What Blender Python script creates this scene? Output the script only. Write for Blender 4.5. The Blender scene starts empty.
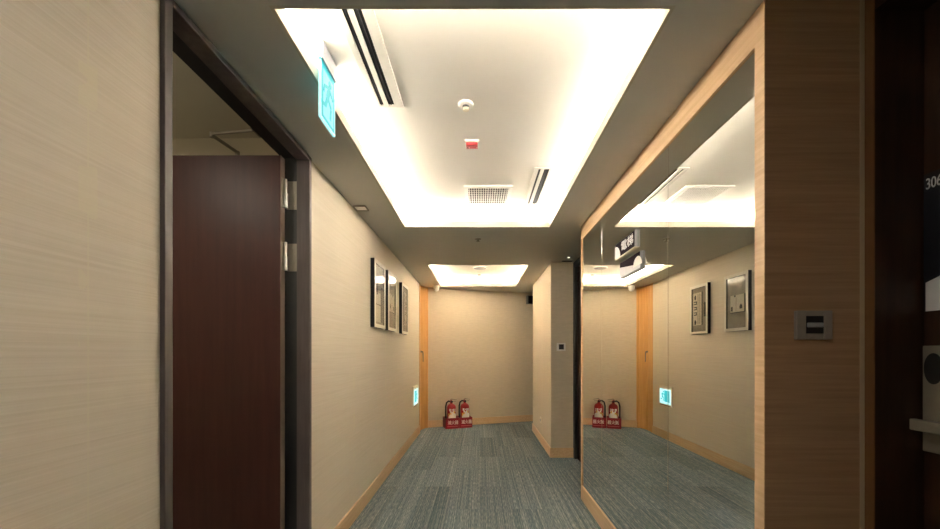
import bpy, bmesh, math, random
from mathutils import Vector, Matrix
random.seed(7)
C = bpy.context.scene.collection
EYE = 1.24            # camera height; floor is z = 0
PI = math.pi

# ---------------------------------------------------------------- camera, world, lights, exposure
cam_d = bpy.data.cameras.new('camera')
cam_d.sensor_fit = 'HORIZONTAL'; cam_d.sensor_width = 36.0
cam_d.lens = 380.0 / 940.0 * 36.0
cam_d.shift_x = -10.0 / 940.0
cam_d.shift_y = 87.5 / 940.0
cam_d.clip_start = 0.02
cam = bpy.data.objects.new('camera', cam_d); C.objects.link(cam)
cam.location = (0, 0, EYE); cam.rotation_euler = (PI / 2, 0, 0)
bpy.context.scene.camera = cam

w = bpy.data.worlds.new('world'); bpy.context.scene.world = w; w.use_nodes = True
w.node_tree.nodes['Background'].inputs[0].default_value = (0.9, 0.8, 0.65, 1)
w.node_tree.nodes['Background'].inputs[1].default_value = 0.0

vs = bpy.context.scene.view_settings
vs.view_transform = 'Standard'; vs.look = 'None'; vs.gamma = 1.0; vs.use_curve_mapping = False
vs.exposure = 1.6
bpy.context.scene.cycles.use_denoising = True
bpy.context.scene.cycles.max_bounces = 16
bpy.context.scene.cycles.diffuse_bounces = 10
bpy.context.scene.cycles.glossy_bounces = 6
bpy.context.scene.cycles.transparent_max_bounces = 12
bpy.context.scene.cycles.caustics_reflective = True

SOF = EYE + 1.055      # soffit
UP = EYE + 1.20        # ceiling inside the coves
HX0, HX1 = -0.632, 0.585
COVES = [(1.169, 3.207), (4.61, 6.10)]
TR = 0.15              # trough width
WARM = (1.0, 0.935, 0.885)
WARMER = (1.0, 0.88, 0.745)

def area(name, loc, sx, sy, power, rot=(0, 0, 0), col=WARM):
    d = bpy.data.lights.new(name, 'AREA'); d.shape = 'RECTANGLE'; d.size = sx; d.size_y = sy
    d.energy = power; d.color = col
    o = bpy.data.objects.new(name, d); C.objects.link(o); o.location = loc; o.rotation_euler = rot
    return o

COVE_W = 13.0          # watts per metre of LED tape in the ceiling troughs
for (a, b) in COVES:
    COVE_W = 13.0 if a < 2 else 14.0
    tint = WARM if a < 2 else WARMER
    zc = SOF + 0.03
    TILT = math.radians(46)     # tape turned a little towards the middle of the recess
    for xx, sg in ((HX0 - 0.10, 0.8), (HX1 + 0.10, -1.35)):
        area('cove_led_tape', (xx, (a + b) / 2, zc), 0.03, b - a + 0.1, COVE_W * (b - a), (0, PI - sg * TILT, 0), tint)
    for yy, sg in ((a - 0.10, 1), (b + 0.10, -1)):
        area('cove_led_tape', ((HX0 + HX1) / 2, yy, zc), HX1 - HX0 + 0.1, 0.03, COVE_W * (HX1 - HX0), (PI + sg * TILT, 0, 0), tint)
area('corridor_fill_light', (-0.45, -0.1, SOF - 0.005), 0.14, 0.14, 2.8)  # added fill with no fitting behind the camera, brightens the near walls
# small lamp in the room behind the open door
area('side_room_lamp', (-1.9, 0.9, EYE + 1.30), 0.25, 0.25, 4.3, (0, 0, 0), (1.0, 0.9, 0.75))

# ---------------------------------------------------------------- helpers
def bx(bm, x0, x1, y0, y1, z0, z1, M=None):
    vsx = [bm.verts.new((x, y, z)) for x in (x0, x1) for y in (y0, y1) for z in (z0, z1)]
    if M is not None:
        for v in vsx: v.co = M @ v.co
    for f in ((0, 1, 3, 2), (4, 6, 7, 5), (0, 4, 5, 1), (2, 3, 7, 6), (0, 2, 6, 4), (1, 5, 7, 3)):
        bm.faces.new([vsx[i] for i in f])
    return bm

def box(*a, M=None):
    return bx(bmesh.new(), *a, M=M)

def tube(bm, pts, r, seg=12, cap=True, M=None):
    """round bar along pts; r a number or one per point"""
    pts = [Vector(p) for p in pts]
    rs = [r] * len(pts) if isinstance(r, (int, float)) else r
    rings = []
    prev = None
    for i, p in enumerate(pts):
        if i == 0: d = pts[1] - pts[0]
        elif i == len(pts) - 1: d = pts[-1] - pts[-2]
        else: d = (pts[i + 1] - p).normalized() + (p - pts[i - 1]).normalized()
        d.normalize()
        if prev is None:
            n = d.cross(Vector((0, 0, 1)))
            if n.length < 1e-3: n = d.cross(Vector((0, 1, 0)))
        else:
            n = prev - d * prev.dot(d)
        n.normalize(); prev = n; b = d.cross(n)
        ring = []
        for k in range(seg):
            a = 2 * PI * k / seg
            co = p + (n * math.cos(a) + b * math.sin(a)) * rs[i]
            ring.append(bm.verts.new(M @ co if M is not None else co))
        rings.append(ring)
    for r0, r1 in zip(rings, rings[1:]):
        for k in range(seg):
            bm.faces.new((r0[k], r0[(k + 1) % seg], r1[(k + 1) % seg], r1[k]))
    if cap:
        bm.faces.new(rings[0][::-1]); bm.faces.new(rings[-1])
    return bm

def lathe(bm, prof, M=None, seg=32):
    """profile [(r, z)] turned about z, then moved by M"""
    rings = []
    for (r, z) in prof:
        ring = []
        for k in range(seg):
            a = 2 * PI * k / seg
            co = Vector((r * math.cos(a), r * math.sin(a), z))
            ring.append(bm.verts.new(M @ co if M is not None else co))
        rings.append(ring)
    for r0, r1 in zip(rings, rings[1:]):
        for k in range(seg):
            bm.faces.new((r0[k], r0[(k + 1) % seg], r1[(k + 1) % seg], r1[k]))
    bm.faces.new(rings[0][::-1]); bm.faces.new(rings[-1])
    return bm

def prism(bm, poly, h, M):
    """flat outline poly [(u, v)] raised by h along local z, then moved by M"""
    lo = [bm.verts.new(M @ Vector((u, v, 0))) for u, v in poly]
    hi = [bm.verts.new(M @ Vector((u, v, h))) for u, v in poly]
    n = len(poly)
    bm.faces.new(lo[::-1]); bm.faces.new(hi)
    for k in range(n):
        bm.faces.new((lo[k], lo[(k + 1) % n], hi[(k + 1) % n], hi[k]))
    return bm

def ellipse(cx, cy, rx, ry, n=24, a0=0.0, a1=2 * PI):
    full = abs(a1 - a0 - 2 * PI) < 1e-6
    m = n if full else n + 1
    return [(cx + rx * math.cos(a0 + (a1 - a0) * k / n), cy + ry * math.sin(a0 + (a1 - a0) * k / n)) for k in range(m)]

def obj(name, bm, mat, parent=None, bevel=0.0, smooth=False):
    bmesh.ops.recalc_face_normals(bm, faces=bm.faces)
    me = bpy.data.meshes.new(name); bm.to_mesh(me); bm.free()
    for m in (mat if isinstance(mat, (list, tuple)) else [mat]): me.materials.append(m)
    if smooth:
        for p in me.polygons: p.use_smooth = True
        try: me.set_sharp_from_angle(angle=math.radians(40))
        except Exception: pass
    o = bpy.data.objects.new(name, me); C.objects.link(o)
    if bevel:
        md = o.modifiers.new('edge', 'BEVEL'); md.width = bevel; md.segments = 2; md.limit_method = 'ANGLE'
    if parent is not None:
        o.parent = parent
        o.matrix_parent_inverse = Matrix.Translation(-parent.location) if parent.type == 'EMPTY' else Matrix.Identity(4)
    return o

def tag(o, label=None, cat=None, group=None, kind=None):
    if label: o['label'] = label
    if cat: o['category'] = cat
    if group: o['group'] = group
    if kind: o['kind'] = kind
    return o

def thing(name, label, cat, loc, group=None, kind=None):
    o = bpy.data.objects.new(name, None); C.objects.link(o); o.location = loc
    o.empty_display_size = 0.05
    return tag(o, label, cat, group, kind)

def struct(name, bm, mat, label, cat, bevel=0.0):
    return tag(obj(name, bm, mat, None, bevel), label, cat, None, 'structure')

def text(name, body, size, M, mat, parent, sx=1.0, depth=0.0006, bold=0.0):
    cu = bpy.data.curves.new(name, 'FONT'); cu.body = body; cu.size = size
    cu.extrude = depth; cu.offset = bold; cu.align_x = 'CENTER'; cu.align_y = 'CENTER'
    t = bpy.data.objects.new(name + '_src', cu); C.objects.link(t)
    dg = bpy.context.evaluated_depsgraph_get(); dg.update()
    me = bpy.data.meshes.new_from_object(t.evaluated_get(dg))
    bpy.data.objects.remove(t); bpy.data.curves.remove(cu)
    me.name = name
    me.transform(M @ Matrix.Diagonal((sx, 1, 1, 1)))
    me.materials.clear(); me.materials.append(mat)
    o = bpy.data.objects.new(name, me); C.objects.link(o)
    if parent is not None:
        o.parent = parent
        o.matrix_parent_inverse = Matrix.Translation(-parent.location) if parent.type == 'EMPTY' else Matrix.Identity(4)
    return o

def face_minus_y(x, y, z): return Matrix.Translation((x, y, z)) @ Matrix.Rotation(PI / 2, 4, 'X')
def face_minus_x(x, y, z): return Matrix.Translation((x, y, z)) @ Matrix.Rotation(-PI / 2, 4, 'Z') @ Matrix.Rotation(PI / 2, 4, 'X')
def face_plus_x(x, y, z): return Matrix.Translation((x, y, z)) @ Matrix.Rotation(PI / 2, 4, 'Z') @ Matrix.Rotation(PI / 2, 4, 'X')
def face_down(x, y, z): return Matrix.Translation((x, y, z)) @ Matrix.Rotation(PI, 4, 'X')

# ---------------------------------------------------------------- materials
def srgb(r, g, b):
    f = lambda c: (c / 255 / 12.92) if c / 255 <= 0.04045 else ((c / 255 + 0.055) / 1.055) ** 2.4
    return (f(r), f(g), f(b), 1.0)

class NT:
    def __init__(s, name):
        s.m = bpy.data.materials.new(name); s.m.use_nodes = True
        s.t = s.m.node_tree; s.p = s.t.nodes['Principled BSDF']
    def n(s, typ, **kw):
        nd = s.t.nodes.new(typ)
        for k, v in kw.items(): setattr(nd, k, v)
        return nd
    def l(s, a, b): s.t.links.new(a, b)

def plain(name, col, rough=0.5, metal=0.0, emit=None, estr=0.0, spec=0.5, noise=0.03, scale=60, coat=0.0):
    """paint or plastic with a little tone variation"""
    N = NT(name)
    N.p.inputs['Roughness'].default_value = rough; N.p.inputs['Metallic'].default_value = metal
    N.p.inputs['Specular IOR Level'].default_value = spec
    N.p.inputs['Coat Weight'].default_value = coat; N.p.inputs['Coat Roughness'].default_value = 0.05
    tc = N.n('ShaderNodeTexCoord'); nz = N.n('ShaderNodeTexNoise'); nz.inputs['Scale'].default_value = scale
    N.l(tc.outputs['Object'], nz.inputs['Vector'])
    mx = N.n('ShaderNodeMix', data_type='RGBA')
    c = col
    mx.inputs['A'].default_value = (c[0] * (1 - noise), c[1] * (1 - noise), c[2] * (1 - noise), 1)
    mx.inputs['B'].default_value = (min(1, c[0] * (1 + noise)), min(1, c[1] * (1 + noise)), min(1, c[2] * (1 + noise)), 1)
    N.l(nz.outputs['Fac'], mx.inputs['Factor']); N.l(mx.outputs['Result'], N.p.inputs['Base Color'])
    if emit:
        N.p.inputs['Emission Color'].default_value = emit; N.p.inputs['Emission Strength'].default_value = estr
    return N.m

def streaked(name, c0, c1, stretch, scale, rough, bump=0.0, c2=None, seam=False, spec=0.3, coat=0.0):
    """streaks along the axis with the small stretch value: wallpaper threads, wood grain"""
    N = NT(name)
    N.p.inputs['Roughness'].default_value = rough; N.p.inputs['Specular IOR Level'].default_value = spec
    N.p.inputs['Coat Weight'].default_value = coat; N.p.inputs['Coat Roughness'].default_value = 0.15
    tc = N.n('ShaderNodeTexCoord'); mp = N.n('ShaderNodeMapping'); mp.inputs['Scale'].default_value = stretch
    N.l(tc.outputs['Object'], mp.inputs['Vector'])
    nz = N.n('ShaderNodeTexNoise'); nz.inputs['Scale'].default_value = scale; nz.inputs['Detail'].default_value = 5; nz.inputs['Roughness'].default_value = 0.65
    N.l(mp.outputs['Vector'], nz.inputs['Vector'])
    rp = N.n('ShaderNodeValToRGB'); rp.color_ramp.elements[0].position = 0.33; rp.color_ramp.elements[1].position = 0.68
    rp.color_ramp.elements[0].color = c0; rp.color_ramp.elements[1].color = c1
    N.l(nz.outputs['Fac'], rp.inputs['Fac'])
    out = rp.outputs['Color']
    if seam:      # vertical butt joints of the wallcovering every 0.95 m along y, with a few pale glue smears beside them
        sp = N.n('ShaderNodeSeparateXYZ'); N.l(tc.outputs['Object'], sp.inputs['Vector'])
        ad = N.n('ShaderNodeMath', operation='ADD'); ad.inputs[1].default_value = 9.5 - 0.902 + 0.475
        N.l(sp.outputs['Y'], ad.inputs[0])
        md = N.n('ShaderNodeMath', operation='MODULO'); md.inputs[1].default_value = 0.95; N.l(ad.outputs[0], md.inputs[0])
        sb = N.n('ShaderNodeMath', operation='SUBTRACT'); sb.inputs[1].default_value = 0.475; N.l(md.outputs[0], sb.inputs[0])
        ab = N.n('ShaderNodeMath', operation='ABSOLUTE'); N.l(sb.outputs[0], ab.inputs[0])
        lt = N.n('ShaderNodeMath', operation='LESS_THAN'); lt.inputs[1].default_value = 0.0022; N.l(ab.outputs[0], lt.inputs[0])
        n2 = N.n('ShaderNodeTexNoise'); n2.inputs['Scale'].default_value = 9; N.l(tc.outputs['Object'], n2.inputs['Vector'])
        gt = N.n('ShaderNodeMath', operation='GREATER_THAN'); gt.inputs[1].default_value = 0.57; N.l(n2.outputs['Fac'], gt.inputs[0])
        l2 = N.n('ShaderNodeMath', operation='LESS_THAN'); l2.inputs[1].default_value = 0.022; N.l(ab.outputs[0], l2.inputs[0])
        m2 = N.n('ShaderNodeMath', operation='MULTIPLY'); N.l(gt.outputs[0], m2.inputs[0]); N.l(l2.outputs[0], m2.inputs[1])
        mxx = N.n('ShaderNodeMath', operation='MAXIMUM'); N.l(lt.outputs[0], mxx.inputs[0]); N.l(m2.outputs[0], mxx.inputs[1])
        sc = N.n('ShaderNodeMath', operation='MULTIPLY'); sc.inputs[1].default_value = 0.6; N.l(mxx.outputs[0], sc.inputs[0])
        mix = N.n('ShaderNodeMix', data_type='RGBA'); N.l(sc.outputs[0], mix.inputs['Factor']); N.l(out, mix.inputs['A'])
        mix.inputs['B'].default_value = (0.72, 0.66, 0.5, 1); out = mix.outputs['Result']
    N.l(out, N.p.inputs['Base Color'])
    if bump:
        bp = N.n('ShaderNodeBump'); bp.inputs['Strength'].default_value = bump; bp.inputs['Distance'].default_value = 0.002
        N.l(nz.outputs['Fac'], bp.inputs['Height']); N.l(bp.outputs['Normal'], N.p.inputs['Normal'])
    return N.m

def carpet_mat():
    """carpet planks 0.25 x 1 m laid lengthwise, half-bond, each plank striated along its length"""
    N = NT('carpet')
    N.p.inputs['Roughness'].default_value = 0.95; N.p.inputs['Specular IOR Level'].default_value = 0.1
    tc = N.n('ShaderNodeTexCoord'); sp = N.n('ShaderNodeSeparateXYZ'); N.l(tc.outputs['Object'], sp.inputs['Vector'])
    cb = N.n('ShaderNodeCombineXYZ'); N.l(sp.outputs['Y'], cb.inputs['X']); N.l(sp.outputs['X'], cb.inputs['Y'])
    br = N.n('ShaderNodeTexBrick'); br.offset = 0.5; br.offset_frequency = 2; br.squash = 1.0
    for k, v in (('Scale', 1.0), ('Mortar Size', 0.003), ('Mortar Smooth', 0.0), ('Bias', 0.0), ('Brick Width', 1.0), ('Row Height', 0.25)):
        br.inputs[k].default_value = v
    br.inputs['Color1'].default_value = (0, 0, 0, 1); br.inputs['Color2'].default_value = (1, 1, 1, 1); br.inputs['Mortar'].default_value = (0.1, 0.1, 0.1, 1)
    N.l(cb.outputs['Vector'], br.inputs['Vector'])
    # striations, shifted from plank to plank
    m1 = N.n('ShaderNodeVectorMath', operation='MULTIPLY'); m1.inputs[1].default_value = (130.0, 0.25, 1.0); N.l(tc.outputs['Object'], m1.inputs[0])
    sc = N.n('ShaderNodeVectorMath', operation='SCALE'); sc.inputs['Scale'].default_value = 37.0; N.l(br.outputs['Color'], sc.inputs[0])
    ad = N.n('ShaderNodeVectorMath', operation='ADD'); N.l(m1.outputs[0], ad.inputs[0]); N.l(sc.outputs[0], ad.inputs[1])
    nz = N.n('ShaderNodeTexNoise'); nz.inputs['Scale'].default_value = 1.0; nz.inputs['Detail'].default_value = 3; nz.inputs['Roughness'].default_value = 0.7
    N.l(ad.outputs[0], nz.inputs['Vector'])
    m2 = N.n('ShaderNodeVectorMath', operation='MULTIPLY'); m2.inputs[1].default_value = (210.0, 16.0, 1.0); N.l(tc.outputs['Object'], m2.inputs[0])
    nb = N.n('ShaderNodeTexNoise'); nb.inputs['Scale'].default_value = 1.0; nb.inputs['Detail'].default_value = 2; N.l(m2.outputs[0], nb.inputs['Vector'])
    av = N.n('ShaderNodeMix', data_type='FLOAT'); av.inputs['Factor'].default_value = 0.45
    N.l(nz.outputs['Fac'], av.inputs['A']); N.l(nb.outputs['Fac'], av.inputs['B'])
    rp = N.n('ShaderNodeValToRGB'); e = rp.color_ramp.elements
    e[0].position = 0.33; e[0].color = srgb(78, 96, 106); e[1].position = 0.70; e[1].color = srgb(200, 198, 192)
    x = rp.color_ramp.elements.new(0.52); x.color = srgb(126, 138, 143)
    N.l(av.outputs['Result'], rp.inputs['Fac'])
    # plank tone
    hv = N.n('ShaderNodeHueSaturation'); N.l(rp.outputs['Color'], hv.inputs['Color'])
    mr = N.n('ShaderNodeMapRange'); mr.inputs['To Min'].default_value = 0.85; mr.inputs['To Max'].default_value = 1.15
    N.l(br.outputs['Color'], mr.inputs['Value']); N.l(mr.outputs['Result'], hv.inputs['Value'])
    # tuft grain
    n3 = N.n('ShaderNodeTexNoise'); n3.inputs['Scale'].default_value = 260; n3.inputs['Detail'].default_value = 2; N.l(tc.outputs['Object'], n3.inputs['Vector'])
    bp = N.n('ShaderNodeBump'); bp.inputs['Strength'].default_value = 0.6; bp.inputs['Distance'].default_value = 0.004
    N.l(n3.outputs['Fac'], bp.inputs['Height']); N.l(bp.outputs['Normal'], N.p.inputs['Normal'])
    mul = N.n('ShaderNodeMix', data_type='RGBA', blend_type='MULTIPLY'); mul.inputs['Factor'].default_value = 1.0
    mr2 = N.n('ShaderNodeMapRange'); mr2.inputs['From Min'].default_value = 0.3; mr2.inputs['From Max'].default_value = 0.7
    mr2.inputs['To Min'].default_value = 0.72; mr2.inputs['To Max'].default_value = 1.2; N.l(n3.outputs['Fac'], mr2.inputs['Value'])
    N.l(hv.outputs['Color'], mul.inputs['A']); N.l(mr2.outputs['Result'], mul.inputs['B'])
    N.l(mul.outputs['Result'], N.p.inputs['Base Color'])
    return N.m

def mirror_mat():
    N = NT('mirror_silver')
    N.p.inputs['Base Color'].default_value = (0.80, 0.81, 0.78, 1); N.p.inputs['Metallic'].default_value = 1.0
    N.p.inputs['Roughness'].default_value = 0.0
    return N.m

def glass_mat():
    m = bpy.data.materials.new('picture_glass'); m.use_nodes = True; t = m.node_tree; t.nodes.clear()
    o = t.nodes.new('ShaderNodeOutputMaterial'); mx = t.nodes.new('ShaderNodeMixShader'); lw = t.nodes.new('ShaderNodeLayerWeight'); lw.inputs['Blend'].default_value = 0.5
    pw = t.nodes.new('ShaderNodeMath'); pw.operation = 'POWER'; pw.inputs[1].default_value = 5.0
    ma = t.nodes.new('ShaderNodeMath'); ma.operation = 'MULTIPLY_ADD'; ma.inputs[1].default_value = 0.95; ma.inputs[2].default_value = 0.006
    tr = t.nodes.new('ShaderNodeBsdfTransparent'); gl = t.nodes.new('ShaderNodeBsdfGlossy'); gl.inputs['Roughness'].default_value = 0.02
    t.links.new(lw.outputs['Facing'], pw.inputs[0]); t.links.new(pw.outputs[0], ma.inputs[0])
    t.links.new(ma.outputs[0], mx.inputs[0]); t.links.new(tr.outputs[0], mx.inputs[1]); t.links.new(gl.outputs[0], mx.inputs[2]); t.links.new(mx.outputs[0], o.inputs[0])
    return m

PAPER = streaked('woven_wallpaper', srgb(212, 201, 181), srgb(223, 213, 196), (6, 0.6, 75), 3.0, 0.8, 0.35, seam=True)
PAPER_END = streaked('plain_wallpaper', srgb(202, 190, 168), srgb(212, 200, 178), (4, 4, 26), 3.0, 0.8, 0.1)
OAK = streaked('oak_veneer', srgb(208, 174, 134), srgb(226, 196, 158), (30, 1.2, 30), 2.0, 0.45, 0.05)
OAK_H = streaked('oak_veneer_crosswise', srgb(160, 128, 94), srgb(180, 148, 112), (1.2, 3, 46), 2.2, 0.5, 0.05)
OAK_V = streaked('oak_veneer_upright', srgb(204, 150, 88), srgb(226, 176, 112), (30, 30, 1.2), 2.0, 0.45, 0.05)
CARPET = carpet_mat()
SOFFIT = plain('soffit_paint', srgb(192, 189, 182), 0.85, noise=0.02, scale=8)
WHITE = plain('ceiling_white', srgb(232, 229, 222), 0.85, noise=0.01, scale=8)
LIPW = plain('cove_lip_white', srgb(182, 175, 158), 0.7, noise=0.01)
ROOMW = plain('side_room_paint', srgb(206, 200, 184), 0.85, noise=0.03, scale=5)
FRAME = streaked('door_frame_brown', srgb(84, 76, 74), srgb(97, 88, 85), (20, 20, 1.5), 2.0, 0.4, 0.0)
FRAME_DARK = plain('door_frame_charcoal', srgb(40, 40, 41), 0.55)
LEAF = streaked('door_leaf_mahogany', srgb(62, 32, 26), srgb(72, 39, 32), (16, 16, 1.0), 2.0, 0.42, 0.0)
EDGE = plain('door_edge_grey', srgb(128, 110, 98), 0.5)
STEEL = plain('brushed_steel', srgb(205, 202, 196), 0.3, 1.0)
STEEL_D = plain('dark_steel', srgb(146, 138, 124), 0.45, 0.3)
CHROME = plain('chrome', srgb(220, 220, 222), 0.12, 1.0)
BLACK = plain('black_plastic', srgb(20, 20, 22), 0.45)
SLOTF = plain('diffuser_frame', srgb(208, 205, 198), 0.6)
SLOTB = plain('slot_black', srgb(14, 14, 15), 0.8)
GRILLEB = plain('duct_grey', srgb(120, 112, 116), 0.9)
WPLASTIC = plain('white_plastic', srgb(236, 234, 228), 0.4)
IVORY = plain('ivory_plastic', srgb(222, 212, 188), 0.45)
GREYP = plain('grey_plastic', srgb(150, 152, 156), 0.45)
REDP = plain('red_enamel', srgb(165, 24, 22), 0.28, coat=0.4)
REDBOX = plain('maroon_plastic', srgb(142, 18, 34), 0.4)
REDD = plain('alarm_red', srgb(160, 30, 40), 0.5)
PRINTW = plain('white_print', srgb(240, 238, 232), 0.6)
YELLOW = plain('label_yellow', srgb(232, 196, 96), 0.6)
DOOR_D = streaked('dark_walnut', srgb(48, 30, 20), srgb(62, 40, 27), (20, 20, 1.2), 2.0, 0.4, 0.0)
PLUM = plain('sign_plum', srgb(38, 29, 36), 0.75, spec=0.05)
SIGNBK = plain('sign_black', srgb(22, 24, 32), 0.35)
SIGNW = plain('sign_white', srgb(215, 216, 220), 0.6)
MIRROR = mirror_mat(); GLASS = glass_mat()
FRSILVER = plain('frame_silver', srgb(226, 220, 206), 0.4)
ARTG = plain('art_grey', srgb(138, 130, 118), 0.7, noise=0.12, scale=14)
ARTL = plain('art_pale', srgb(196, 188, 170), 0.7, noise=0.12, scale=40)
ARTD = plain('art_dark', srgb(46, 44, 42), 0.7)
CYAN = plain('exit_cyan', srgb(10, 130, 140), 0.4, emit=(0.02, 0.62, 0.70, 1), estr=0.36)
ICE = plain('exit_white', srgb(220, 245, 250), 0.4, emit=(0.45, 0.90, 1.0, 1), estr=0.42)
CYANP = plain('exit_panel_teal', srgb(4, 80, 82), 0.3, spec=0.1, emit=(0.02, 0.55, 0.55, 1), estr=0.28)
ICEP = plain('exit_panel_white', srgb(90, 150, 155), 0.3, spec=0.1, emit=(0.45, 0.95, 1.0, 1), estr=0.36)
ICEB = plain('exit_panel_pale_blue', srgb(40, 110, 130), 0.3, spec=0.1, emit=(0.30, 0.70, 0.90, 1), estr=0.30)
BULB = plain('lamp_lens', srgb(250, 240, 220), 0.3, emit=(1, 0.9, 0.7, 1), estr=1.5)

# ---------------------------------------------------------------- setting
XL = -0.93; XW = 0.852; XM = 0.859
YB = -2.2
DN0, DN1 = 1.104, 2.066          # left door frame, outer edges along the corridor
E0 = Vector((-0.86, 6.235)); U = Vector((1.825, 0.605)).normalized(); NRM = Vector((U.y, -U.x))
ANG = math.atan2(U.y, U.x)

struct('floor', box(-2.7, 3.4, YB, 8.2, -0.1, 0.0), CARPET, 'blue grey carpet laid in striated planks along the corridor', 'floor')

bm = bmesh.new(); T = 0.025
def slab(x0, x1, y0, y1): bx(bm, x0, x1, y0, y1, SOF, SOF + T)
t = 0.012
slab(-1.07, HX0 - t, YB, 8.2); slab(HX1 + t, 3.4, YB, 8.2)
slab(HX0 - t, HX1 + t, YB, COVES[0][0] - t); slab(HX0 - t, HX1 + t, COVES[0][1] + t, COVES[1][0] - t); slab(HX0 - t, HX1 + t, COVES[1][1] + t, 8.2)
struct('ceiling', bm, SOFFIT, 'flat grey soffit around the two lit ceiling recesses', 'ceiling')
for i, (a, b) in enumerate(COVES):
    bm = bmesh.new(); t = 0.012; z0 = SOF; z1 = EYE + 1.109
    # upstand lip round the opening
    bx(bm, HX0 - t, HX0, a - t, b + t, z0, z1); bx(bm, HX1, HX1 + t, a - t, b + t, z0, z1)
    bx(bm, HX0, HX1, a - t, a, z0, z1); bx(bm, HX0, HX1, b, b + t, z0, z1)
    nm = ('first long', 'second far')[i]
    struct('trim_%d' % (i + 1), bm, LIPW, 'cream upstand lip edging the %s lit ceiling recess' % nm, 'trim')
    bm = bmesh.new()
    if i == 0:      # opening for the return grille
        hx0, hx1, hy0, hy1 = -0.087, 0.207, 2.758, 3.072
        bx(bm, HX0 - TR - 0.02, hx0, a - TR - 0.02, b + TR + 0.02, UP, UP + 0.03); bx(bm, hx1, HX1 + TR + 0.02, a - TR - 0.02, b + TR + 0.02, UP, UP + 0.03)
        bx(bm, hx0, hx1, a - TR - 0.02, hy0, UP, UP + 0.03); bx(bm, hx0, hx1, hy1, b + TR + 0.02, UP, UP + 0.03)
    else:
        bx(bm, HX0 - TR - 0.02, HX1 + TR + 0.02, a - TR - 0.02, b + TR + 0.02, UP, UP + 0.03)
    bx(bm, HX0 - TR - 0.02, HX0 - TR, a - TR, b + TR, SOF + T, UP); bx(bm, HX1 + TR, HX1 + TR + 0.02, a - TR, b + TR, SOF + T, UP)
    bx(bm, HX0 - TR - 0.02, HX1 + TR + 0.02, a - TR - 0.02, a - TR, SOF + T, UP); bx(bm, HX0 - TR - 0.02, HX1 + TR + 0.02, b + TR, b + TR + 0.02, SOF + T, UP)
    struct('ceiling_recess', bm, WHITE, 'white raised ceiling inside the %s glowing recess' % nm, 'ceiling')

bm = bmesh.new()
bx(bm, -1.05, XL, YB, DN0 + 0.004, 0, SOF); bx(bm, -1.05, XL, DN1 - 0.004, 5.82, 0, SOF)
struct('wall_left', bm, PAPER, 'beige woven wallpaper wall with the dark door and three pictures', 'wall')
bm = bmesh.new()
bx(bm, XL, XL + 0.012, DN1 + 0.002, 5.82, 0, 0.115); bx(bm, XL, XL + 0.012, YB, DN0 - 0.002, 0, 0.115)
struct('baseboard_left', bm, OAK, 'oak baseboard along the beige left wall', 'baseboard', 0.002)

# slanted wall closing the corridor
R = Matrix.Translation((E0.x, E0.y, 0)) @ Matrix.Rotation(ANG, 4, 'Z')
struct('wall_end', box(0, 4.3, 0, 0.1, 0, SOF, M=R), PAPER_END, 'slanted beige wall closing the far end of the corridor', 'wall')
struct('baseboard_end', box(0.0, 4.3, -0.012, 0, 0, 0.115, M=R), OAK, 'oak baseboard along the slanted end wall', 'baseboard', 0.002)
struct('wall_branch_end', box(3.3, 3.4, 5.0, 8.2, 0, SOF), PAPER_END, 'wall ending the side branch beyond the pillar', 'wall')

# wood door in the far left corner
P0 = Vector((-0.942, 6.0)); d2 = (E0 - P0).normalized(); A2 = math.atan2(d2.y, d2.x)
R2 = Matrix.Translation((P0.x, P0.y, 0)) @ Matrix.Rotation(A2, 4, 'Z')
L2 = (E0 - P0).length
dw = thing('door_2', 'narrow orange oak door in the far left corner', 'door', (P0.x, P0.y, 0), kind='structure')
obj('door_leaf', box(0.004, L2 - 0.03, 0, 0.04, 0.006, SOF - 0.004, M=R2), OAK_V, dw)
obj('door_frame', bx(box(-0.002, 0.002, 0.005, 0.06, 0, SOF, M=R2), L2 - 0.028, L2 + 0.01, -0.008, 0.06, 0, SOF, M=R2), OAK_V, dw)
bm = bmesh.new(); hz = EYE + 0.005
lathe(bm, [(0.016, 0), (0.016, 0.008), (0.007, 0.009), (0.007, 0.035)], R2 @ Matrix.Translation((0.024, 0, hz)) @ Matrix.Rotation(PI / 2, 4, 'X'), 16)
tube(bm, [(0.024, -0.03, hz + 0.005), (0.026, -0.034, hz - 0.03), (0.03, -0.034, hz - 0.16)], [0.009, 0.008, 0.006], 10, M=R2)
obj('handle', bm, STEEL_D, dw, smooth=True)
struct('trim_3', bx(box(-1.05, XL + 0.004, 5.82, 5.87, 0, SOF), -1.05, -0.938, 5.87, 6.02, 0, SOF), OAK_V, 'orange oak casing between the left wall and corner door', 'trim')

# wall that carries the mirrors: oak surround, recessed mirrors
MY0, MY1 = 1.179, 3.188; MZ0, MZ1 = 0.12, EYE + 0.945; WY0, WY1 = 1.14, 3.21
bm = bmesh.new()
bx(bm, XM + 0.006, 1.10, WY0, WY1, 0, SOF); bx(bm, XW, 1.136, WY0 - 0.003, WY0, 0, SOF)
struct('wall_right', bm, OAK_H, 'oak clad wall end beside the mirrors with the card holder', 'wall')
bm = bmesh.new()
bx(bm, XW, XM + 0.006, WY0, WY1, 0, MZ0)
bx(bm, XW, XM + 0.006, WY0, WY1, MZ1, SOF)
bx(bm, XW, XM + 0.006, WY0, MY0, MZ0, MZ1); bx(bm, XW, XM + 0.006, MY1, WY1, MZ0, MZ1)
struct('trim_4', bm, OAK, 'pale oak surround framing the wall mirrors', 'trim')
struct('wall_right_return', box(1.10, 1.146, WY0, WY1 - 0.5, 0, SOF), OAK_H, 'oak clad return joining the room 306 doorway', 'wall')
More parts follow.
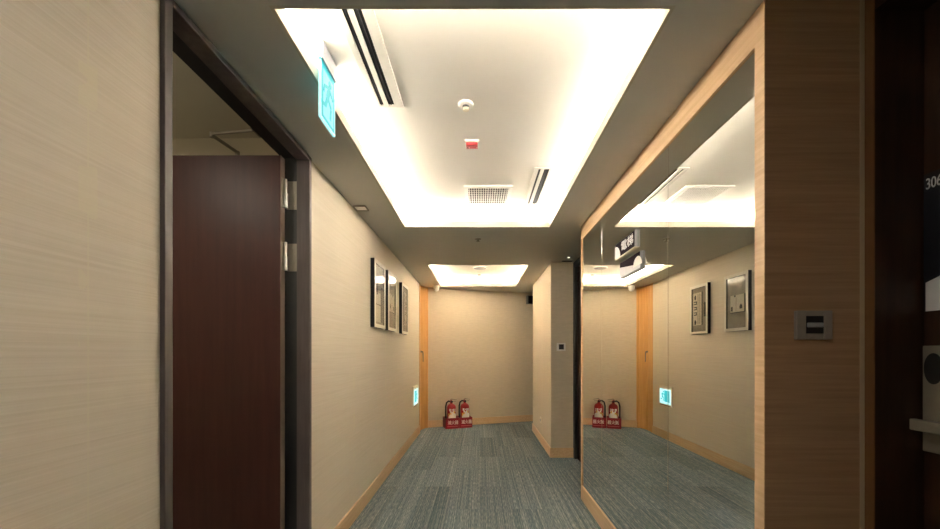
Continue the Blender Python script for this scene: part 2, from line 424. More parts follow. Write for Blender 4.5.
struct('trim_5', box(1.136, 1.150, WY0 - 0.004, WY0 + 0.01, 0, SOF), plain('trim_olive', srgb(196, 178, 146), 0.5), 'thin pale corner bead at the doorway side of the card holder wall', 'trim')
for (a, b, lab) in ((MY0, 1.735, 'nearest tall mirror panel, the one beside the card holder'), (1.738, 2.678, 'widest tall mirror panel, in the middle of the three'), (2.681, MY1, 'farthest tall mirror panel, next to the dark alcove')):
    o = obj('mirror_panel', box(XM, XM + 0.006, a, b, MZ0, MZ1), MIRROR, None, 0.0012)
    tag(o, lab, 'mirror', 'tall mirrors along the right wall')

# alcove beyond the mirrors and the pillar
PX = 0.834; PY = 4.466
struct('wall_pillar', box(PX, 1.30, PY, 6.0, 0, SOF), PAPER_END, 'beige papered pillar block beyond the mirrors', 'wall')
bm = bmesh.new()
bx(bm, PX - 0.012, PX, PY - 0.012, 6.0, 0, 0.115); bx(bm, PX - 0.012, 1.098, PY - 0.012, PY, 0, 0.115)
struct('baseboard_pillar', bm, OAK, 'oak baseboard around the beige pillar', 'baseboard', 0.002)
struct('wall_branch', box(1.30, 3.3, 5.9, 6.0, 0, SOF), PAPER_END, 'wall of the side branch behind the pillar', 'wall')
struct('wall_alcove', box(1.16, 1.30, WY1 - 0.5, PY, 0, SOF), PAPER_END, 'wall behind the dark doorway in the alcove', 'wall')
dd = thing('door_3', 'dark brown door in the alcove between mirror and pillar', 'door', (1.13, 4.0, 0), kind='structure')
obj('door_frame', bx(bx(box(1.095, 1.16, 4.40, PY - 0.002, 0, SOF - 0.01), 1.095, 1.16, 3.30, 3.38, 0, SOF - 0.01), 1.095, 1.16, 3.38, 4.40, SOF - 0.07, SOF - 0.01), FRAME_DARK, dd)
obj('door_leaf', box(1.125, 1.158, 3.385, 4.395, 0.006, SOF - 0.075), DOOR_D, dd)

# near right: doorway of the numbered room, corridor behind the camera
DX = 1.29; DY = 1.106
struct('wall_right_near', bx(box(1.15, 1.45, YB, 0.05, 0, SOF), 1.33, 1.45, 0.05, 1.2, 0, SOF), PAPER_END, 'wall around the doorway of room 306', 'wall')
struct('wall_back', box(-1.05, 1.45, YB - 0.1, YB, 0, SOF), PAPER_END, 'wall closing the corridor behind the viewpoint', 'wall')
bm = bmesh.new()
bx(bm, 1.150, 1.33, DY + 0.0, WY0, 0, SOF)
struct('trim_6', bm, DOOR_D, 'dark walnut jamb of the doorway to room 306', 'trim')
struct('trim_7', box(1.146, 1.150, DY, DY + 0.026, 0, SOF), plain('casing_brown', srgb(120, 82, 48), 0.5), 'brown casing strip edging the dark jamb of room 306', 'trim')
bm = bmesh.new(); bx(bm, 1.150, 1.33, 0.05, 0.14, 0, SOF); bx(bm, 1.15, 1.33, 0.14, DY, SOF - 0.06, SOF)
struct('trim_8', bm, DOOR_D, 'dark walnut head and near jamb of the doorway to room 306', 'trim')
d306 = thing('door_4', 'dark walnut guest room door carrying the number 306', 'door', (DX, 0.6, 0), kind='structure')
obj('door_leaf', box(DX, DX + 0.04, 0.145, DY - 0.002, 0.006, SOF - 0.065), DOOR_D, d306)
lock = obj('lock_plate', box(DX - 0.012, DX, DY - 0.075, DY - 0.008, EYE - 0.285, EYE + 0.018), STEEL_D, d306, 0.002)
bm = bmesh.new(); prism(bm, ellipse(0, 0, 0.023, 0.044, 28), 0.002, face_minus_x(DX - 0.012, DY - 0.036, EYE - 0.047))
obj('card_reader', bm, BLACK, d306)
bm = bmesh.new()
bx(bm, DX - 0.062, DX - 0.046, DY - 0.14, DY - 0.018, EYE - 0.222, EYE - 0.19)
bx(bm, DX - 0.05, DX - 0.01, DY - 0.085, DY - 0.062, EYE - 0.217, EYE - 0.195)
obj('handle', bm, plain('satin_lever', srgb(140, 132, 118), 0.35), d306, 0.003)

# left doorway
fr = thing('trim_9', 'dark brown metal frame of the open doorway', 'door frame', (XL, 1.58, 0), kind='structure')
ZH = EYE + 1.030
bm = bmesh.new()
bx(bm, -0.985, -0.915, DN0, 1.133, 0, SOF - 0.002); bx(bm, -0.985, -0.915, 2.041, DN1, 0, SOF - 0.002)
bx(bm, -0.985, -0.915, 1.133, 2.041, ZH, SOF - 0.002)
obj('casing', bm, FRAME, fr, 0.002)
bm = bmesh.new()
bx(bm, -1.07, -0.985, DN0 - 0.01, 1.12, 0, SOF - 0.002); bx(bm, -1.07, -0.985, 2.056, DN1 + 0.01, 0, SOF - 0.002)
bx(bm, -1.07, -0.985, 1.12, 2.056, EYE + 1.048, SOF - 0.002)
obj('door_rebate', bm, FRAME_DARK, fr)

dl = thing('door_1', 'dark reddish brown door standing open into the side room', 'door', (-1.05, 2.03, 0), kind='structure')
LZ = EYE + 1.036
obj('door_leaf', box(-1.95, -1.052, 2.0, 2.045, 0.008, LZ), LEAF, dl, 0.002)
obj('edge_strip', box(-1.052, -1.049, 2.002, 2.043, 0.008, LZ), EDGE, dl)
for z0, z1 in ((0.77, 0.922), (0.436, 0.585)):
    bm = bmesh.new(); zm = EYE + (z0 + z1) / 2
    tube(bm, [(-1.036, 2.028, EYE + z0), (-1.036, 2.028, zm - 0.001)], 0.011, 14)
    tube(bm, [(-1.038, 2.028, zm + 0.001), (-1.038, 2.028, EYE + z1)], 0.0085, 14)
    h = obj('hinge', bm, STEEL, dl, smooth=True)
    bm = bmesh.new(); bx(bm, -1.049, -1.046, 2.004, 2.042, EYE + z0, EYE + z1)
    obj('hinge_plate', bm, STEEL_D, dl)
    bm = bmesh.new(); bx(bm, -1.045, -0.99, 2.0535, 2.0562, EYE + z0, EYE + z1)
    for k in range(4):
        lathe(bm, [(0.005, 0), (0.005, 0.002)], face_minus_y(-1.005 - 0.012 * (k % 2), 2.0535, EYE + z0 + 0.02 + 0.036 * k), 10)
    obj('jamb_plate', bm, STEEL_D, dl)
bm = bmesh.new()
tube(bm, [(-1.325, 2.075, EYE + 1.06), (-1.325, 2.075, EYE + 1.095)], 0.012, 12)
tube(bm, [(-1.325, 2.075, EYE + 1.09), (-1.36, 1.93, EYE + 1.10)], 0.009, 10)
tube(bm, [(-1.36, 1.93, EYE + 1.108), (-1.075, 1.84, EYE + 1.075)], 0.007, 10)
tube(bm, [(-1.36, 1.93, EYE + 1.09), (-1.36, 1.93, EYE + 1.115)], 0.011, 12)
bx(bm, -1.09, -1.07, 1.80, 1.88, EYE + 1.06, EYE + 1.09)
obj('closer_arm', bm, STEEL_D, dl, smooth=True)
obj('closer_body', box(-1.42, -1.20, 2.047, 2.10, EYE + 0.99, EYE + 1.06), STEEL_D, dl, 0.004)

# side room beyond the door
struct('wall_side_room', bx(bx(box(-2.6, -1.07, 2.42, 2.5, 0, EYE + 1.36), -2.7, -2.6, 0.2, 2.5, 0, EYE + 1.36), -2.6, -1.05, 0.1, 0.2, 0, EYE + 1.36), ROOMW, 'drab walls of the dim side room seen over the open door', 'wall')
struct('wall_side_room_head', bx(box(-1.07, -1.05, 0.1, 2.5, SOF + 0.03, EYE + 1.36), -1.07, -1.05, 0.1, DN0 - 0.02, 0, SOF + 0.03), ROOMW, 'wall above the doorway on the side room side', 'wall')
struct('ceiling_side_room', box(-2.7, -1.05, 0.1, 2.5, EYE + 1.36, EYE + 1.4), ROOMW, 'drab ceiling of the dim side room', 'ceiling')

# ---------------------------------------------------------------- ceiling fittings
def slot_diffuser(x0, x1, y0, y1, slots, label):
    t = thing('slot_diffuser', label, 'air vent', ((x0 + x1) / 2, (y0 + y1) / 2, UP), 'long two-slot air diffusers')
    bm = bmesh.new(); z0 = UP - 0.008
    edges = [x0] + [v for s in slots for v in s] + [x1]
    for k in range(0, len(edges), 2): bx(bm, edges[k], edges[k + 1], y0, y1, z0, UP)
    for s in slots:
        bx(bm, s[0], s[1], y0, y0 + 0.014, z0, UP); bx(bm, s[0], s[1], y1 - 0.014, y1, z0, UP)
    obj('frame', bm, SLOTF, t)
    for s in slots:
        bm = bmesh.new(); bx(bm, s[0], s[1], y0 + 0.014, y1 - 0.014, UP - 0.002, UP)
        m = (s[0] + s[1]) / 2
        bx(bm, m - 0.003, m + 0.001, y0 + 0.014, y1 - 0.014, UP - 0.006, UP - 0.002)
        obj('slot', bm, SLOTB, t)
slot_diffuser(-0.507, -0.372, 1.05, 1.852, ((-0.4825, -0.464), (-0.443, -0.413)), 'long white two-slot diffuser in the ceiling beside the hanging exit sign')
slot_diffuser(0.358, 0.478, 2.465, 3.08, ((0.383, 0.398), (0.42, 0.455)), 'shorter white two-slot diffuser right of the square grille')

# square return grille
gx0, gx1, gy0, gy1 = -0.115, 0.235, 2.73, 3.10
t = thing('air_grille', 'square white louvred grille near the far end of the first recess', 'air vent', (0.06, 2.915, UP))
bm = bmesh.new(); q = 0.028; z0 = UP - 0.012
bx(bm, gx0, gx1, gy0, gy0 + q, z0, UP); bx(bm, gx0, gx1, gy1 - q, gy1, z0, UP)
bx(bm, gx0, gx0 + q, gy0 + q, gy1 - q, z0, UP); bx(bm, gx1 - q, gx1, gy0 + q, gy1 - q, z0, UP)
obj('frame', bm, WPLASTIC, t)
bm = bmesh.new(); g = 0.004
a = (gx0 + q, gx1 - q, gy0 + q, gy1 - q)
bx(bm, a[0], a[1], a[2], a[3], UP + 0.2, UP + 0.204)
bx(bm, a[0], a[0] + g, a[2], a[3], UP, UP + 0.2); bx(bm, a[1] - g, a[1], a[2], a[3], UP, UP + 0.2)
bx(bm, a[0] + g, a[1] - g, a[2], a[2] + g, UP, UP + 0.2); bx(bm, a[0] + g, a[1] - g, a[3] - g, a[3], UP, UP + 0.2)
obj('duct', bm, BLACK, t)
bm = bmesh.new(); n = 17
for k in range(n):
    x = gx0 + q + (gx1 - gx0 - 2 * q) * (k + 0.5) / n
    bx(bm, x - 0.0032, x + 0.0032, gy0 + q, gy1 - q, UP - 0.011, UP - 0.003)
for k in range(9):
    y = gy0 + q + (gy1 - gy0 - 2 * q) * (k + 0.5) / 9
    bx(bm, gx0 + q, gx1 - q, y - 0.0014, y + 0.0014, UP - 0.006, UP - 0.003)
obj('louvres', bm, WPLASTIC, t)

def detector(x, y, z, label, r=0.04, group='round ceiling detectors'):
    t = thing('smoke_detector', label, 'detector', (x, y, z), group)
    M = Matrix.Translation((x, y, z)) @ Matrix.Rotation(PI, 4, 'X')
    obj('base', lathe(bmesh.new(), [(r, 0), (r, 0.006), (r * 0.92, 0.010), (r * 0.55, 0.013)], M), WPLASTIC, t, smooth=True)
    obj('chamber', lathe(bmesh.new(), [(r * 0.52, 0.012), (r * 0.5, 0.022)], M), BLACK, t, smooth=True)
    obj('cap', lathe(bmesh.new(), [(r * 0.45, 0.022), (r * 0.42, 0.03), (r * 0.2, 0.033)], M), IVORY, t, smooth=True)
detector(-0.068, 1.839, UP, 'round white smoke detector in the middle of the nearer recess', 0.036)
detector(-0.01, 5.85, UP, 'small white smoke detector in the far recess', 0.05)
t = thing('ceiling_speaker', 'flat round pale disc in the ceiling of the far recess', 'speaker', (0.0, 5.42, UP))
M = Matrix.Translation((0.0, 5.42, UP)) @ Matrix.Rotation(PI, 4, 'X')
obj('rim', lathe(bmesh.new(), [(0.10, 0), (0.10, 0.006), (0.088, 0.008)], M), WPLASTIC, t, smooth=True)
obj('mesh_cover', lathe(bmesh.new(), [(0.087, 0.006), (0.087, 0.009), (0.04, 0.012)], M), GREYP, t, smooth=True)

t = thing('alarm_beacon', 'small square red and white alarm unit on the raised ceiling', 'fire alarm', (-0.046, 2.18, UP))
obj('base', box(-0.086, -0.006, 2.14, 2.225, UP - 0.014, UP), WPLASTIC, t, 0.002)
obj('red_block', box(-0.079, -0.013, 2.148, 2.176, UP - 0.028, UP - 0.013), REDD, t, 0.003)
obj('pink_label', box(-0.079, -0.013, 2.180, 2.218, UP - 0.016, UP - 0.0135), plain('alarm_pink', srgb(214, 150, 144), 0.5), t)
obj('dark_mark', box(-0.077, -0.066, 2.190, 2.210, UP - 0.017, UP - 0.0155), plain('alarm_maroon', srgb(110, 20, 30), 0.5), t)
obj('red_lettering', box(-0.060, -0.022, 2.192, 2.206, UP - 0.017, UP - 0.0155), REDD, t)

# soffit fittings
t = thing('sprinkler', 'tiny dark sprinkler head under the soffit between the two recesses', 'sprinkler', (-0.02, 3.55, SOF))
M = Matrix.Translation((-0.02, 3.55, SOF)) @ Matrix.Rotation(PI, 4, 'X')
obj('plate', lathe(bmesh.new(), [(0.03, 0), (0.03, 0.003), (0.015, 0.006)], M, 20), STEEL_D, t, smooth=True)
obj('head', lathe(bmesh.new(), [(0.008, 0.004), (0.008, 0.02), (0.016, 0.021), (0.016, 0.024)], M, 16), STEEL_D, t, smooth=True)
t = thing('access_hatch', 'little metal framed plate under the soffit by the left wall', 'hatch', (-0.87, 2.78, SOF))
bm = bmesh.new()
for a in ((-0.915, -0.825, 2.735, 2.741), (-0.915, -0.825, 2.82, 2.826), (-0.915, -0.909, 2.741, 2.82), (-0.831, -0.825, 2.741, 2.82)):
    bx(bm, *a, SOF - 0.008, SOF)
obj('frame', bm, STEEL_D, t)
obj('plate', box(-0.909, -0.831, 2.741, 2.82, SOF - 0.004, SOF), WPLASTIC, t)
t = thing('downlight', 'small round downlight under the soffit in front of the pillar', 'ceiling lamp', (0.985, 4.22, SOF))
M = Matrix.Translation((0.985, 4.22, SOF)) @ Matrix.Rotation(PI, 4, 'X')
obj('trim_ring', lathe(bmesh.new(), [(0.04, 0), (0.04, 0.003), (0.02, 0.004)], M), GREYP, t, smooth=True)
obj('lens', lathe(bmesh.new(), [(0.013, 0.003), (0.010, 0.008)], M, 16), BULB, t, smooth=True)
t = thing('slot_vent', 'narrow dark slot vent under the soffit at the pillar head', 'air vent', (1.0, 4.40, SOF))
obj('frame', box(0.945, 1.075, 4.375, 4.43, SOF - 0.004, SOF), GREYP, t)
obj('slot', box(0.953, 1.067, 4.386, 4.42, SOF - 0.006, SOF - 0.0035), SLOTB, t)
t = thing('dome_camera', 'little white dome camera under the soffit in the far left corner', 'camera', (-0.695, 6.05, SOF))
M = Matrix.Translation((-0.695, 6.05, SOF)) @ Matrix.Rotation(PI, 4, 'X')
obj('base', lathe(bmesh.new(), [(0.05, 0), (0.05, 0.03), (0.044, 0.04)], M), WPLASTIC, t, smooth=True)
obj('dome', lathe(bmesh.new(), [(0.046 * math.cos(a), 0.045 + 0.046 * math.sin(a)) for a in (-.4, 0, .3, .6, .9, 1.2, 1.45)], M), WPLASTIC, t, smooth=True)

# ---------------------------------------------------------------- exit signs
def limb(p, q, w):
    (x0, y0), (x1, y1) = p, q; dx, dy = x1 - x0, y1 - y0; L = math.hypot(dx, dy); nx, ny = -dy / L * w / 2, dx / L * w / 2
    return [(x0 + nx, y0 + ny), (x0 - nx, y0 - ny), (x1 - nx, y1 - ny), (x1 + nx, y1 + ny)]
def runner(bm, M, s, h, flip=1):
    """running figure about 1 unit tall, scaled by s"""
    P = lambda poly: [(flip * u * s, v * s) for u, v in poly]
    prism(bm, P(ellipse(0.10, 0.40, 0.085, 0.085, 16)), h, M)
    for a, b, ww in (((0.07, 0.30), (-0.05, 0.0), 0.15), ((0.05, 0.26), (0.27, 0.12), 0.075), ((0.02, 0.28), (-0.22, 0.18), 0.075), ((-0.22, 0.18), (-0.27, 0.02), 0.065),
                     ((-0.03, 0.02), (0.17, -0.14), 0.10), ((0.17, -0.14), (0.11, -0.42), 0.085), ((-0.05, 0.0), (-0.16, -0.24), 0.10), ((-0.16, -0.24), (-0.40, -0.28), 0.085)):
        prism(bm, P(limb(a, b, ww)), h * 0.9, M)

t = thing('exit_sign', 'glowing turquoise glass exit sign hanging in the nearer ceiling recess', 'exit sign', (-0.616, 1.53, UP))
obj('housing', box(-0.628, -0.602, 1.455, 1.60, EYE + 1.128, UP), GREYP, t, 0.003)
ey0, ey1, ez0, ez1 = 1.452, 1.592, EYE + 0.902, EYE + 1.13
pn = obj('glass_panel', box(-0.6155, -0.6085, ey0, ey1, ez0, ez1), CYANP, t)
bm = bmesh.new(); e = 0.006
bx(bm, -0.6165, -0.6075, ey0 - 0.001, ey1 + 0.001, ez0 - 0.002, ez0 + e)
bx(bm, -0.6165, -0.6075, ey0 - 0.001, ey0 + 0.005, ez0 + e, ez1 - 0.01); bx(bm, -0.6165, -0.6075, ey1 - 0.005, ey1 + 0.001, ez0 + e, ez1 - 0.01)
obj('lit_edge', bm, ICEP, t)
Mp = face_plus_x(-0.6085, (ey0 + ey1) / 2, (ez0 + ez1) / 2)
bm = bmesh.new(); bx(bm, -0.0085 - 0.6, -0.6075, ey0 + 0.02, ey1 - 0.02, ez0 + 0.02, ez1 - 0.075)
prism(bm, [(-0.05, -0.095), (0.05, -0.095), (0.05, 0.085), (-0.05, 0.085)], 0.0006, Mp)
obj('pale_field', bm, ICEB, t)
bm = bmesh.new(); runner(bm, Mp @ Matrix.Translation((0, -0.005, 0.0014)), 0.17, 0.0008)
obj('running_figure', bm, CYANP, t)

t = thing('wall_exit_sign', 'low glowing cyan exit light near the floor on the left wall', 'exit sign', (XL, 5.39, 0.61))
y0, y1 = 5.22, 5.56; zc = EYE - 0.63
obj('housing', box(XL, XL + 0.02, y0, y1, zc - 0.135, zc + 0.15), IVORY, t, 0.004)
obj('lit_panel', box(XL + 0.02, XL + 0.024, y0 + 0.012, y1 - 0.012, zc - 0.105, zc + 0.105), ICE, t)
bm = bmesh.new(); bx(bm, XL + 0.024, XL + 0.0252, y0 + 0.04, y0 + 0.19, zc - 0.075, zc + 0.085)
obj('door_symbol', bm, CYAN, t)
bm = bmesh.new(); Mw = face_plus_x(XL + 0.024, y0 + 0.235, zc)
runner(bm, Mw, 0.16, 0.0016, -1)
obj('running_figure', bm, CYAN, t)
obj('base_strip', box(XL + 0.02, XL + 0.022, y0 + 0.01, y1 - 0.01, zc - 0.13, zc - 0.12), plain('rust_print', srgb(120, 80, 60), 0.6), t)

# ---------------------------------------------------------------- pictures
def picture(y0, kind, label):
    wd, z0, z1 = 0.36, EYE + 0.213, EYE + 0.80
    y1 = y0 + wd
    t = thing('picture_frame', label, 'picture', (XL, (y0 + y1) / 2, z0), 'three framed pictures on the left wall')
    bm = bmesh.new(); x1 = XL + 0.036; f = 0.032
    for a in ((y0, y1, z0, z0 + f), (y0, y1, z1 - f, z1), (y0, y0 + f, z0 + f, z1 - f), (y1 - f, y1, z0 + f, z1 - f)):
        bx(bm, XL + 0.002, x1, *a)
    obj('frame_body', bm, BLACK, t)
    bm = bmesh.new()
    for a in ((y0, y1, z0, z0 + f), (y0, y1, z1 - f, z1), (y0, y0 + f, z0 + f, z1 - f), (y1 - f, y1, z0 + f, z1 - f)):
        bx(bm, x1, x1 + 0.004, *a)
    obj('frame_face', bm, FRSILVER, t, 0.001)
    obj('backing', box(XL + 0.001, XL + 0.026, y0 + f, y1 - f, z0 + f, z1 - f), ARTG, t)
    M = face_plus_x(XL + 0.026, (y0 + y1) / 2, (z0 + z1) / 2)
    pale = bmesh.new(); dark = bmesh.new()
    R4 = lambda a, b, c, d: [(a, c), (b, c), (b, d), (a, d)]
    if kind == 0:
        prism(pale, R4(-0.12, 0.05, -0.24, 0.02), 0.002, M)
        prism(dark, R4(0.06, 0.12, -0.24, 0.08), 0.002, M); prism(dark, R4(-0.08, -0.04, 0.0, 0.12), 0.003, M)
        prism(dark, R4(-0.12, 0.05, -0.09, -0.083), 0.003, M)
    elif kind == 1:
        prism(pale, R4(-0.125, 0.09, -0.10, 0.075), 0.006, M)
        prism(dark, R4(0.055, 0.078, -0.085, -0.04), 0.008, M); prism(dark, R4(-0.13, -0.12, -0.105, 0.075), 0.007, M)
        prism(dark, ellipse(0.02, 0.065, 0.012, 0.01, 12), 0.0075, M); prism(dark, R4(-0.125, 0.09, -0.107, -0.10), 0.007, M)
        prism(dark, [(-0.09, -0.07), (-0.05, -0.07), (-0.05, -0.04), (-0.07, -0.02), (-0.09, -0.04)], 0.0066, M)
        prism(dark, R4(0.0, 0.004, -0.09, 0.05), 0.0066, M)
    else:
        prism(pale, R4(-0.055, 0.125, -0.185, 0.205), 0.004, M)
        prism(dark, R4(-0.06, -0.053, -0.185, 0.205), 0.006, M)
        for zz in (0.15, -0.15): prism(dark, ellipse(0.08, zz, 0.018, 0.03, 14), 0.006, M)
        for zz in (0.085, 0.02, -0.045): prism(dark, [(0.045, zz - 0.02), (0.105, zz - 0.02), (0.105, zz - 0.008), (0.06, zz - 0.008), (0.06, zz + 0.008), (0.105, zz + 0.008), (0.105, zz + 0.02), (0.045, zz + 0.02)], 0.006, M)
        for uu in (0.025, 0.0, -0.02): prism(dark, R4(uu, uu + 0.004, -0.17, 0.19), 0.0052, M)
        prism(dark, R4(-0.125, -0.098, -0.09, 0.075), 0.006, M)
    obj('pale_print', pale, ARTL, t); obj('dark_print', dark, ARTD, t)
    obj('glass', box(XL + 0.0355, XL + 0.0375, y0 + f, y1 - f, z0 + f, z1 - f), GLASS, t)
picture(3.22, 0, 'framed picture nearest the dark doorway')
picture(3.70, 1, 'framed picture in the middle of the row, with a pale block print')
picture(4.36, 2, 'framed picture farthest along the wall, with an upright pale panel')

# ---------------------------------------------------------------- fire extinguishers
def ext_pair(s0, which):
    Mb = Matrix.Translation((E0.x, E0.y, 0)) @ Matrix.Rotation(ANG, 4, 'Z') @ Matrix.Translation((s0, -0.016, 0))
    wd, dp, ht = 0.222, 0.21, 0.172
    pos = Mb @ Vector((wd / 2, -dp / 2, 0))
    t = thing('extinguisher_box', 'dark red open box on the floor, holding the %s extinguisher' % which, 'box', pos, 'dark red extinguisher boxes')
    th = 0.006
    bm = bmesh.new()
    bx(bm, 0, wd, -dp, 0, 0.001, 0.011, M=Mb); bx(bm, 0, wd, -dp, -dp + th, 0.011, ht, M=Mb); bx(bm, 0, wd, -th, 0, 0.011, ht, M=Mb)
    bx(bm, 0, th, -dp + th, -th, 0.011, ht, M=Mb); bx(bm, wd - th, wd, -dp + th, -th, 0.011, ht, M=Mb)
    obj('box_body', bm, REDBOX, t, 0.002)
    text('lettering', '滅火器', 0.068, Mb @ Matrix.Translation((wd * 0.56, -dp - 0.0004, ht * 0.56)) @ Matrix.Rotation(PI / 2, 4, 'X'), PRINTW, t, 0.86, bold=0.0003)
    bm = bmesh.new(); bx(bm, wd * 0.13, wd * 0.93, -dp - 0.001, -dp, ht * 0.2, ht * 0.24, M=Mb)
    obj('underline', bm, plain('pink_print', srgb(214, 120, 126), 0.6), t)
    # extinguisher inside
    cx, cy = wd * 0.5 + 0.01, -dp * 0.52
    Me = Mb @ Matrix.Translation((cx, cy, 0.0115)) @ Matrix.Diagonal((1, 1, 1.07, 1))
    e = thing('fire_extinguisher', '%s of the two red fire extinguishers by the end wall' % which, 'fire extinguisher', Me @ Vector((0, 0, 0)), 'red fire extinguishers')
    r = 0.074
    prof = [(r - 0.006, 0), (r, 0.006), (r, 0.30)] + [(r * math.cos(a) + 0.0, 0.30 + 0.06 * math.sin(a)) for a in (0.25, 0.5, 0.75, 1.0, 1.2)] + [(0.022, 0.36), (0.02, 0.375)]
    obj('cylinder', lathe(bmesh.new(), prof, Me, 36), REDP, e, smooth=True)
    bm = bmesh.new(); lathe(bm, [(0.02, 0.372), (0.022, 0.378), (0.022, 0.395), (0.012, 0.40), (0.012, 0.41)], Me, 20)
    obj('valve', bm, REDD, e, smooth=True)
    bm = bmesh.new()
    bx(bm, -0.015, 0.075, -0.009, 0.009, 0.388, 0.396, M=Me)
    prism(bm, [(-0.02, 0.0), (0.0, 0.022), (0.09, 0.012), (0.09, 0.018), (0.0, 0.034), (-0.03, 0.008)], 0.018, Me @ Matrix.Translation((0, 0.009, 0.398)) @ Matrix.Rotation(PI / 2, 4, 'X'))
    obj('lever', bm, STEEL_D, e)
    bm = bmesh.new(); lathe(bm, [(0.016, 0), (0.016, 0.01)], Me @ Matrix.Translation((0, -0.022, 0.388)) @ Matrix.Rotation(PI / 2, 4, 'X'), 16)
    obj('gauge', bm, BLACK, e, smooth=True)
    pts = [(-0.015, 0, 0.388), (-0.05, -0.006, 0.398), (-0.085, -0.012, 0.375), (-0.099, -0.016, 0.32), (-0.100, -0.018, 0.22), (-0.096, -0.014, 0.12), (-0.091, -0.01, 0.05)]
    obj('hose', tube(bmesh.new(), pts, [0.010, 0.012, 0.012, 0.012, 0.012, 0.014, 0.015], 12, M=Me), BLACK, e, smooth=True)
    def wrap(bm, a0, a1, top, bot, rr, n=14):
        """label wrapped on the cylinder from angle a0 to a1 (0 = straight out to the front, + to the right); top/bot are functions of 0..1"""
        lo, hi = [], []
        for k in range(n + 1):
            f = k / n; a = a0 + (a1 - a0) * f
            c = Vector((rr * math.sin(a), -rr * math.cos(a), 0))
            lo.append(bm.verts.new(Me @ (c + Vector((0, 0, bot(f)))))); hi.append(bm.verts.new(Me @ (c + Vector((0, 0, top(f))))))
        for k in range(n): bm.faces.new((lo[k], lo[k + 1], hi[k + 1], hi[k]))
        return bm
    lb = obj('label', wrap(bmesh.new(), -0.95, 1.1, lambda f: 0.175 + 0.085 * max(0, 1 - abs(f - 0.55) / 0.5), lambda f: 0.10, r + 0.0012), PRINTW, e)
    bm = bmesh.new()
    for a0, a1, z0, z1 in ((-0.75, -0.35, 0.25, 0.285), (-0.55, -0.2, 0.225, 0.25), (0.1, 0.42, 0.25, 0.285), (0.55, 0.75, 0.23, 0.285), (-0.2, 0.0, 0.26, 0.28)):
        wrap(bm, a0, a1, lambda f, z=z1: z, lambda f, z=z0: z, r + 0.0012, 5)
    obj('printed_marks', bm, PRINTW, e)
    for a0, a1, z0, z1 in ((-0.6, -0.25, 0.2, 0.222), (0.3, 0.6, 0.215, 0.248), (-0.95, -0.7, 0.17, 0.215)):
        obj('yellow_mark', wrap(bmesh.new(), a0, a1, lambda f, z=z1: z, lambda f, z=z0: z, r + 0.0014, 5), YELLOW, e)
ext_pair(0.25, 'left')
ext_pair(0.25 + 0.227, 'right')

# ---------------------------------------------------------------- wall fittings
# key card holder on the oak wall end
CARDST = plain('satin_plate', srgb(148, 140, 128), 0.4)
t = thing('card_holder', 'dark steel key card holder on the oak wall end', 'switch', (0.992, (WY0 - 0.003), EYE + 0.08))
x0, x1, z0, z1 = 0.938, 1.044, EYE + 0.037, EYE + 0.123
obj('plate', box(x0, x1, (WY0 - 0.003) - 0.008, (WY0 - 0.003), z0, z1), CARDST, t, 0.002)
obj('wing', box(x0, x0 + 0.028, (WY0 - 0.003) - 0.013, (WY0 - 0.003) - 0.008, z0, z1), CARDST, t, 0.003)
obj('wing', box(x1 - 0.025, x1, (WY0 - 0.003) - 0.013, (WY0 - 0.003) - 0.008, z0, z1), CARDST, t, 0.003)
obj('slot', box(x0 + 0.028, x1 - 0.025, (WY0 - 0.003) - 0.010, (WY0 - 0.003) - 0.0078, z0 + 0.018, z1 - 0.016), BLACK, t)
obj('card_lip', box(x0 + 0.031, x1 - 0.027, (WY0 - 0.003) - 0.014, (WY0 - 0.003) - 0.009, z0 + 0.036, z0 + 0.050), GREYP, t, 0.003)

# thermostat on the pillar
t = thing('thermostat', 'small white thermostat with dark screen on the pillar', 'thermostat', (0.953, PY, EYE + 0.06))
obj('casing', box(0.900, 1.004, PY - 0.014, PY, EYE + 0.012, EYE + 0.108), WPLASTIC, t, 0.003)
obj('screen', box(0.924, 0.982, PY - 0.016, PY - 0.0135, EYE + 0.03, EYE + 0.09), BLACK, t, 0.001)
t = thing('power_outlet', 'white wall outlet low on the lit side of the pillar', 'outlet', (PX, 5.2, EYE - 0.92))
yo = PX * 380 / 61.0
obj('plate', box(PX - 0.008, PX, yo - 0.06, yo + 0.06, EYE - 0.97, EYE - 0.89), IVORY, t, 0.002)
obj('socket', bx(box(PX - 0.0095, PX - 0.0078, yo - 0.035, yo - 0.008, EYE - 0.945, EYE - 0.915), PX - 0.0095, PX - 0.0078, yo + 0.008, yo + 0.035, EYE - 0.945, EYE - 0.915), GREYP, t)

# dark box high on the end wall
Mx = Matrix.Translation((E0.x, E0.y, 0)) @ Matrix.Rotation(ANG, 4, 'Z')
s1 = 1.785
pp = Mx @ Vector((s1 + 0.1, 0, EYE + 0.93))
t = thing('emergency_light', 'dark wall unit high on the end wall beside the pillar', 'emergency light', pp)
obj('casing', box(s1, s1 + 0.26, -0.07, 0, EYE + 0.86, EYE + 1.0, M=Mx), BLACK, t, 0.004)
obj('side_plate', box(s1 - 0.012, s1, -0.072, 0, EYE + 0.855, EYE + 1.005, M=Mx), GREYP, t, 0.002)

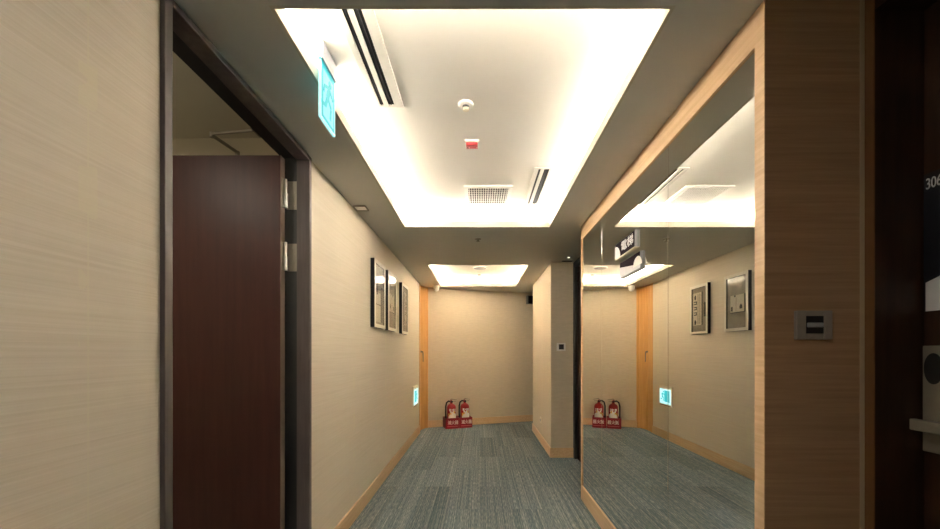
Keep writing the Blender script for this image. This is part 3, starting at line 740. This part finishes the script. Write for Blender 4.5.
# box signs fixed to the mirrors
def box_sign(y0, y1, z0, z1, label):
    t = thing('direction_sign', label, 'sign', (XM, (y0 + y1) / 2, z0), 'small box signs on the mirror')
    x0 = XM - 0.014
    obj('body', box(x0 + 0.002, XM - 0.0005, y0 + 0.004, y1, z0, z1), PLUM, t)
    obj('end_cap', box(x0 + 0.001, XM - 0.0005, y0, y0 + 0.004, z0 - 0.001, z1 + 0.001), GREYP, t)
    return t, x0 + 0.002
t, xf = box_sign(2.075, 2.38, EYE + 0.578, EYE + 0.668, 'upper dark plum sign with white characters fixed to the mirror')
bm = bmesh.new(); Ms = face_minus_x(xf, 2.38, EYE + 0.578)
prism(bm, ellipse(0.0, 0.0, 0.085, 0.075, 18, 0, PI / 2) + [(0.0, 0.0)], 0.001, Ms)
obj('white_corner', bm, SIGNW, t)
text('lettering', '電梯', 0.062, face_minus_x(xf - 0.0006, 2.19, EYE + 0.625), SIGNW, t, 1.5, bold=0.0005)
obj('bottom_strip', box(xf - 0.001, XM - 0.001, 2.078, 2.38, EYE + 0.573, EYE + 0.578), IVORY, t)
t, xf = box_sign(2.005, 2.30, EYE + 0.447, EYE + 0.535, 'lower sign on the mirror, with a white half disc and white band')
bm = bmesh.new(); Ms = face_minus_x(xf, 2.012, EYE + 0.447)
prism(bm, [(-0.288, 0), (0.004, 0), (0.004, 0.018), (-0.288, 0.062)], 0.0008, Ms)
obj('white_band', bm, SIGNW, t)
bm = bmesh.new(); prism(bm, ellipse(-0.03, 0.018, 0.055, 0.05, 18, 0, PI), 0.0014, Ms)
obj('half_disc', bm, PRINTW, t)
obj('bottom_strip', box(xf - 0.001, XM - 0.001, 2.008, 2.30, EYE + 0.442, EYE + 0.447), GREYP, t)

# number sign on the right door
t = thing('room_number_sign', 'black and white number plate on the dark right door, reading 306', 'sign', (DX, 1.02, EYE + 0.3))
obj('plate', box(DX - 0.006, DX, 0.90, DY - 0.006, EYE + 0.117, EYE + 0.512), SIGNBK, t)
Ms = face_minus_x(DX - 0.006, DY - 0.012, EYE + 0.117)
bm = bmesh.new(); prism(bm, [(0, 0), (0.17, 0), (0.17, 0.17), (0.12, 0.142), (0.06, 0.108), (0.03, 0.094), (0, 0.082)], 0.0012, Ms)
obj('white_field', bm, SIGNW, t)
text('lettering', '306', 0.044, face_minus_x(DX - 0.0066, 1.075, EYE + 0.480), SIGNW, t, 0.60)
